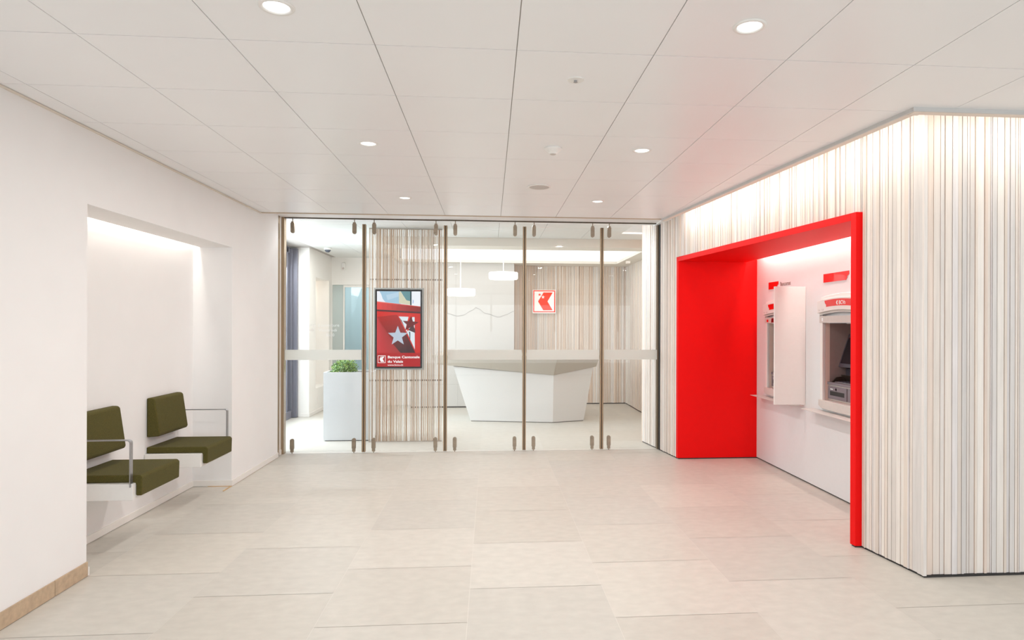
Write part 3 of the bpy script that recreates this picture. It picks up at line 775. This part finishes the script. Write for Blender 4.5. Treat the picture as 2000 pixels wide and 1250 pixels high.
poly([(522, 130), (545, 128), (600, 215), (665, 245), (665, 300), (525, 280)], (212, 210, 182))
poly([(545, 125), (668, 125), (668, 250), (620, 240), (585, 190)], (100, 145, 150))
poly([(666, 125), (684, 125), (684, 305), (666, 300)], (30, 60, 70))
poly([(700, 230), (712, 245), (706, 285), (698, 275)], (150, 175, 225))
gpoly((244, 255), (244, 368), (798, 318), (798, 400), (232, 75, 70), (135, 32, 35), 9)
gpoly((244, 255), (244, 268), (798, 318), (798, 328), (240, 120, 110), (190, 40, 35), 6)
poly([(244, 360), (798, 388), (798, 410), (244, 380)], (72, 40, 44))
gpoly((244, 384), (798, 413), (244, 915), (798, 915), (214, 42, 36), (186, 30, 26), 6)
gpoly((500, 425), (244, 455), (735, 915), (545, 915), (178, 34, 28), (92, 30, 32), 8)
poly([(520, 447), (724, 455), (728, 872), (622, 640)], (222, 232, 238))
poly([(520, 447), (600, 590), (560, 500)], (60, 35, 40))
poly([(610, 600), (655, 420), (700, 440), (640, 640)], (225, 45, 30))
poly([(654, 640), (670, 650), (670, 745), (660, 730)], (30, 75, 90))
poly([(724, 420), (798, 415), (798, 915), (735, 915)], (205, 36, 28))
gpoly((244, 455), (244, 915), (300, 540), (540, 915), (205, 55, 62), (165, 45, 45), 6)
gpoly((440, 790), (600, 640), (545, 915), (735, 915), (110, 34, 34), (60, 38, 42), 5)
lay[0] += 1; sp = star(672, -545, 108, .08, .42); starfan(mb, [(p[0], -p[1]) for p in sp], (672, 545), S, ecol((112, 30, 32)))
poly([(640, 620), (735, 660), (728, 600), (690, 570)], (80, 48, 52))
lay[0] += 1; sp = star(510, -700, 132, 0, .42); starfan(mb, [(p[0], -p[1]) for p in sp], (510, 700), S, ecol((186, 198, 214)))
poly([(244, 915), (798, 915), (798, 1092), (244, 1092)], (178, 22, 26))
# logo
W_ = (250, 250, 250)
poly([(258, 948), (356, 948), (356, 1044), (258, 1044)], W_)
poly([(264, 954), (350, 954), (350, 1038), (264, 1038)], (178, 22, 26))
poly([(296, 962), (340, 962), (320, 996), (340, 1030), (296, 1030), (280, 996)], W_)
poly([(300, 966), (312, 966), (312, 974), (300, 974)], (178, 22, 26))
lay[0] += 1
def stext(s_, x, y, h, wd, bold):
    o = S(x, y); k = (AX1 - AX0) / 554
    text(mb, s_, h * k, o, (1, 0, 0), (0, 0, 1), mi=ecol(W_), bold=bold, width=wd * k)
stext('Banque Cantonale', 382, 983, 44, 408, .0012)
stext('du Valais', 382, 1040, 44, 196, .0012)
stext('www.bcvs.ch', 382, 1080, 30, 196, .0004)
mb.build('picture_screen', mats_, t)

# ---------------------------------------------------------------- planter and shrub
mb = MB(); x0, x1, y0, y1, zt_ = -2.262, -1.62, 8.90, 9.38, .938
t = thing('planter', ((x0 + x1) / 2, (y0 + y1) / 2, 0), 'tall white box planter with a small round green shrub behind the left glass panel', 'planter')
m = MB(); wl = .03
m.box(x0, x1, y0, y0 + wl, .012, zt_); m.box(x0, x1, y1 - wl, y1, .012, zt_); m.box(x0, x0 + wl, y0 + wl, y1 - wl, .012, zt_); m.box(x1 - wl, x1, y0 + wl, y1 - wl, .012, zt_)
m.box(x0 + wl, x1 - wl, y0 + wl, y1 - wl, .012, .05); m.build('body', WHITEC, t)
m = MB(); m.box(x0 + .02, x1 - .02, y0 + .02, y1 - .02, 0, .012); m.build('plinth', mat('plinth_grey', (.2, .2, .2), .6), t)
m = MB(); m.box(x0 + wl, x1 - wl, y0 + wl, y1 - wl, .86, .915); m.build('soil', SOIL, t)
m = MB(); r = random.Random(9)
for k in range(9):
    a = r.uniform(0, 6.28); rr_ = r.uniform(.02, .12)
    m.hexa([(-2.03 + i * .004 + (rr_ * math.cos(a) * h), 9.13 + j * .004 + rr_ * math.sin(a) * h, .905 + h * .15) for h in (0, 1) for i, j in ((-1, -1), (1, -1), (1, 1), (-1, 1))])
m.build('stems', mat('stem_brown', (.16, .10, .06), .8), t)
m = MB()
for k in range(1500):
    a = r.uniform(0, 2 * math.pi); ph = math.acos(r.uniform(-.15, 1)); q = r.uniform(.55, 1.06)
    c = Vector((-2.03 + .178 * q * math.sin(ph) * math.cos(a), 9.13 + .165 * q * math.sin(ph) * math.sin(a), .945 + .165 * q * math.cos(ph)))
    if c.z < .922: c.z = .922 + r.uniform(0, .02)
    d = Vector((r.gauss(0, 1), r.gauss(0, 1), r.gauss(.5, 1))).normalized(); s_ = d.cross(Vector((r.gauss(0, 1), r.gauss(0, 1), 1))).normalized()
    l, w = r.uniform(.017, .03), r.uniform(.006, .011)
    col = r.choice([(.16, .30, .06), (.26, .42, .10), (.10, .22, .06), (.35, .48, .16), (.20, .36, .16), (.30, .40, .08)])
    nn = d.cross(s_) * .003
    m.add([c, c + d * l * .5 + s_ * w + nn, c + d * l, c + d * l * .5 - s_ * w + nn], [(0, 1, 2), (0, 2, 3)], col)
m.build('foliage', LEAFM, t)

# ---------------------------------------------------------------- reception desk
t = thing('reception_desk', (.5, 10.8, 0), 'faceted white reception desk with an overhanging top behind the glass', 'desk')
bt = [(-.32, 10.59), (1.02, 10.34), (1.555, 10.53), (1.50, 11.15), (-.28, 11.30)]
tp = [(-.605, 10.63, .905), (1.03, 10.345, .776), (1.72, 10.60, .888), (1.68, 11.20, .888), (-.58, 11.38, .905)]
m = MB(); n = 5
m.add([(x, y, .014) for x, y in bt] + tp, [tuple(range(n))[::-1], tuple(range(n, 2 * n))] + [(i, (i + 1) % n, n + (i + 1) % n, n + i) for i in range(n)])
m.build('body', mat('desk_white', (.63, .615, .59), .45, noise=.006), t)
m = MB(); m.add([(x * .99 + .005, y + .01, 0) for x, y in bt] + [(x * .99 + .005, y + .01, .0138) for x, y in bt], [tuple(range(n))[::-1], tuple(range(n, 2 * n))] + [(i, (i + 1) % n, n + (i + 1) % n, n + i) for i in range(n)])
m.build('plinth', mat('desk_plinth', (.25, .24, .22), .6), t)
lo = [(-.885, 10.62, .940), (1.03, 10.335, .7765), (1.775, 10.60, .8985), (1.72, 11.25, .8985), (-.85, 11.42, .940)]
up = [(-.95, 10.46, 1.10), (1.06, 10.00, 1.10), (1.81, 10.42, 1.10), (1.78, 11.30, 1.10), (-.92, 11.50, 1.10)]
m = MB(); m.add(lo + up, [tuple(range(n))[::-1], tuple(range(n, 2 * n))] + [(i, (i + 1) % n, n + (i + 1) % n, n + i) for i in range(n)])
m.build('counter_top', mat('desk_top_shaded', (.48, .435, .37), .5, noise=.006), t)  # white top darkened to carry the shade on its undercut front

# ---------------------------------------------------------------- pendants
t0 = None
for x, z, lb in ((.228, 2.385, 'round white pendant lamp on the right, hung higher over the desk'), (-.515, 2.092, 'round white pendant lamp on the left, hung lower, partly behind a bronze post')):
    t = thing('pendant_lamp', (x, 11.2, z), lb, 'lamp', 'disc pendant lamps over the reception desk')
    m = MB(); m.lathe([(.0, 0), (.235, .004), (.248, .014), (.252, .03), (.252, .118), (.246, .126), (.05, .132), (0, .133)], (x, 11.2, z), 48)
    m.build('shade', PENDW, t, smooth=True)
    m = MB(); m.lathe([(.008, .13), (.008, 3.115 - z)], (x, 11.2, z), 12); m.lathe([(.03, 3.10 - z), (.03, 3.128 - z)], (x, 11.2, z), 16)
    m.build('suspension_rod', mat('white_rod', (.85, .83, .8), .4), t)
# logo sign on the back wall
LX0, LX1, LZ0, LZ1, LY = .841, 1.306, 1.828, 2.298, 12.72
t = thing('logo_sign', ((LX0 + LX1) / 2, 12.78, LZ0), 'square white sign with red frame, red chevron emblem and two stars on the wood wall', 'sign')
m = MB(); m.box(LX0, LX1, LY, LY + .018, LZ0, LZ1); m.build('plate', SIGNW, t, bevel=.003)
for x, z in ((.95, 1.93), (1.2, 1.93), (.95, 2.2), (1.2, 2.2)): m = MB(); m.lathe([(.008, 0), (.008, .04)], (x, LY + .018, z), 10, 'y'); m.build('standoff', STEEL, t)
def Lg(x, y, d=.0): return (LX0 + (LX1 - LX0) * (x - 210) / 845, LY - .0012 - d, LZ1 - (LZ1 - LZ0) * (y - 232) / 863)
m = MB()
o4 = [(235, 255), (1035, 255), (1035, 1058), (235, 1058)]; i4 = [(272, 292), (998, 292), (998, 1020), (272, 1020)]
m.add([Lg(*p) for p in o4 + i4], [(k, (k + 1) % 4, 4 + (k + 1) % 4, 4 + k) for k in range(4)])
m.build('red_border', SIGNR, t)
m = MB(); kp = [(610, 330), (945, 330), (755, 660), (940, 980), (600, 985), (410, 660)]
m.add([Lg(*p) for p in kp], [(0, 1, 2, 5), (5, 2, 3, 4)])
st = star(467, -415, 62); starfan(m, [(a, -b) for a, b in st], (467, 415), Lg, 0)
em = m.build('emblem', SIGNR, t)
m = MB(); st = star(590, -500, 70); starfan(m, [(a, -b) for a, b in st], (590, 500), lambda a, b: Lg(a, b, .001), 0)
m.build('white_star', SIGNW, em)
# dome camera, motion sensor, socket
t = thing('dome_camera', (-2.78, 11.2, HB - .0), 'small dark dome camera under the ceiling at the left', 'camera')
m = MB(); m.lathe([(.0, 0), (.062, 0), (.062, -.028), (.052, -.034)], (-2.78, 11.2, HB - .001), 28); m.build('housing', WHITE, t, smooth=True)
m = MB(); m.lathe([(.052, -.034)] + [(.05 * math.cos(a), -.034 - .045 * math.sin(a)) for a in (.3, .6, .9, 1.2, 1.5)], (-2.78, 11.2, HB - .001), 28); m.build('dome', mat('smoked_dome', (.05, .06, .08), .1), t, smooth=True)
t = thing('motion_sensor', (-2.86, YB, 2.69), 'small white motion sensor high on the rear wall', 'sensor')
m = MB(); m.box(-2.905, -2.830, YB - .045, YB + .001, 2.655, 2.80); m.build('housing', WHITE, t, bevel=.012)
m = MB(); m.lathe([(0, -.012), (.018, -.008), (.022, 0)], (-2.868, YB - .045, 2.685), 18, 'y'); m.build('lens', GREYL, t, smooth=True)
m = MB(); m.box(-3.0995, -3.092, 11.75, 11.83, .15, .31)
tag(m.build('wall_socket', SKIRT, bevel=.003), 'white double wall socket low on the wall beside the planter', 'socket')

# ---------------------------------------------------------------- ceiling fittings
DL = [(-.83, 2.55, 'brightest recessed downlight at the top left, cut by the picture edge'), (1.06, 2.55, 'recessed downlight at the upper right nearest the camera'),
      (-.83, 4.42, 'recessed downlight in the middle distance on the left'), (1.06, 4.42, 'recessed downlight in the middle distance on the right'),
      (-.83, 6.28, 'small far recessed downlight on the left near the glass partition'), (1.06, 6.28, 'small far recessed downlight on the right near the glass partition')]
root = None
for x, y, lb in DL:
    if root is None:
        root = thing('downlight', (x, y, CEIL), lb, 'ceiling light', 'recessed downlights in the panel ceiling')
        m = MB(); m.lathe([(.050, .004), (.049, -.002), (.054, -.0065), (.064, -.0055), (.068, -.0005)], (x, y, CEIL), 48); 
        m.f = m.f[:-2]; m.c = m.c[:-2]; m.m = m.m[:-2]
        m.build('trim_ring', WHITE, root, smooth=True)
        m = MB(); m.lathe([(0, -.0012), (.050, -.0010)], (x, y, CEIL), 40); m.f = m.f[:-1]; m.c = m.c[:-1]; m.m = m.m[:-1]
        m.build('lens', LAMPW, root)
    else: dup(root, (x, y, CEIL), lb)
for x, y in [(d[0], d[1]) for d in DL] + [(-.83, .67), (1.06, .67), (-.83, -1.2), (1.06, -1.2), (2.95, .67), (2.95, 2.2), (4.4, 1.5)]:
    area('downlight_or_fill_lamp', (x, y, CEIL - .012), (.09,), (15.5 if y > 3 else 12) if 2.3 < y else (2 if x < 0 else 5), (0, 0, -1), (1, .985, .965), shape='DISK')
for x, y, lb in ((-2.78, 10.66, 'recessed downlight behind the left glass panel, just in front of the dome camera'), (-2.13, 10.58, 'recessed downlight behind the left glass panel, half hidden by a bronze post')):
    dup(root, (x, y, HB), lb); area('downlight_or_fill_lamp', (x, y, HB - .012), (.09,), 10, (0, 0, -1), (1, .98, .95), shape='DISK')
def disc(name, x, y, prof, label, cat, inner=None):
    t = thing(name, (x, y, CEIL), label, cat)
    m = MB(); m.lathe(prof, (x, y, CEIL), 40); m.build('cover_plate', WHITE, t, smooth=False)
    if inner: inner(t)
def spr(t):
    m = MB(); m.lathe([(.008, -.003), (.008, -.012), (.011, -.014), (0, -.016)], (.423, 3.18, CEIL), 16); m.build('nozzle', STEEL, t)
disc('ceiling_sprinkler', .423, 3.18, [(0, .004), (.042, .004), (.043, -.003), (.040, -.005), (0, -.0055)], 'flat round white sprinkler plate with a small nozzle in the ceiling', 'sprinkler', spr)
def smk(t):
    m = MB(); m.lathe([(.022, -.042), (.020, -.046), (0, -.046)], (.432, 4.42, CEIL), 20); m.build('sensor_tip', GREYL, t)
disc('smoke_detector', .432, 4.42, [(0, 0), (.060, 0), (.062, -.006), (.060, -.012), (.030, -.036), (.026, -.042), (0, -.042)], 'cone-shaped white smoke detector hanging from the ceiling', 'smoke detector', smk)
def spk(t):
    m = MB(); m.lathe([(0, -.0048), (.088, -.0048)], (.432, 5.675, CEIL), 40); m.f = m.f[:-1]; m.c = m.c[:-1]; m.m = m.m[:-1]
    m.build('grille', mat('speaker_grille', (.56, .53, .50), .6, noise=.1, nscale=300), t)
t = thing('ceiling_speaker', (.432, 5.675, CEIL), 'flat round ceiling speaker with grey grille nearest the glass partition', 'speaker')
m = MB(); m.lathe([(0, -.004), (.088, -.004), (.092, -.007), (.106, -.006), (.110, 0)], (.432, 5.675, CEIL), 40); m.build('rim', WHITE, t, smooth=True); spk(t)

# ---------------------------------------------------------------- unseen part of the lobby, with its daylight
mb = MB()
mb.box(-2.53, -2.0, -3.9, -3.8, 0, 3.15); mb.box(6.0, 7.0, -3.9, -3.8, 0, 3.15); mb.box(-2.0, 6.0, -3.9, -3.8, 2.6, 3.15)
struct(mb, 'wall_front', PLASTER)
mb = MB(); mb.box(7.0, 7.1, -3.9, 3.93, 0, 3.15); struct(mb, 'wall_far_right', PLASTER)
mb = MB()
for x in (-2.0, 0.0, 2.0, 4.0, 5.94): mb.box(x, x + .06, -3.88, -3.82, 0, 2.6)
mb.box(-2.0, 6.0, -3.88, -3.82, 2.54, 2.6); mb.box(-2.0, 6.0, -3.88, -3.82, 0, .05)
struct(mb, 'window_2', DARKF)
area('street_daylight', (2.0, -3.78, 1.35), (7.8, 2.4), 195, (0, 1, .9), (.86, .945, 1))

w = bpy.data.worlds.new('w'); bpy.context.scene.world = w; w.use_nodes = True
w.node_tree.nodes['Background'].inputs['Color'].default_value = (.85, .92, 1, 1)
w.node_tree.nodes['Background'].inputs['Strength'].default_value = 1.0

# ---------------------------------------------------------------- camera
cam = bpy.data.cameras.new('camera'); co = bpy.data.objects.new('camera', cam); C.objects.link(co)
R = [(0.9968069, -0.0797932, 0.0030000), (-0.0029904, 0.0002394, 0.9999955), (0.0797936, 0.9968114, 0.0)]
M = Matrix(((R[0][0], R[1][0], -R[2][0], 0), (R[0][1], R[1][1], -R[2][1], 0), (R[0][2], R[1][2], -R[2][2], 1.5906), (0, 0, 0, 1)))
co.matrix_world = M
cam.sensor_width = 36; cam.lens = 36 * 1246.9 / 2000
cam.shift_x = -(1057.27 - 1000) / 2000; cam.shift_y = (635.05 - 625) / 2000
cam.clip_start = .05; cam.clip_end = 100
sc = bpy.context.scene; sc.camera = co
sc.view_settings.view_transform = 'Standard'; sc.view_settings.look = 'None'; sc.view_settings.gamma = 1
sc.view_settings.exposure = 0.0
sc.cycles.max_bounces = 12; sc.cycles.diffuse_bounces = 6; sc.cycles.transparent_max_bounces = 16
sc.cycles.sample_clamp_indirect = 6; sc.cycles.use_denoising = True
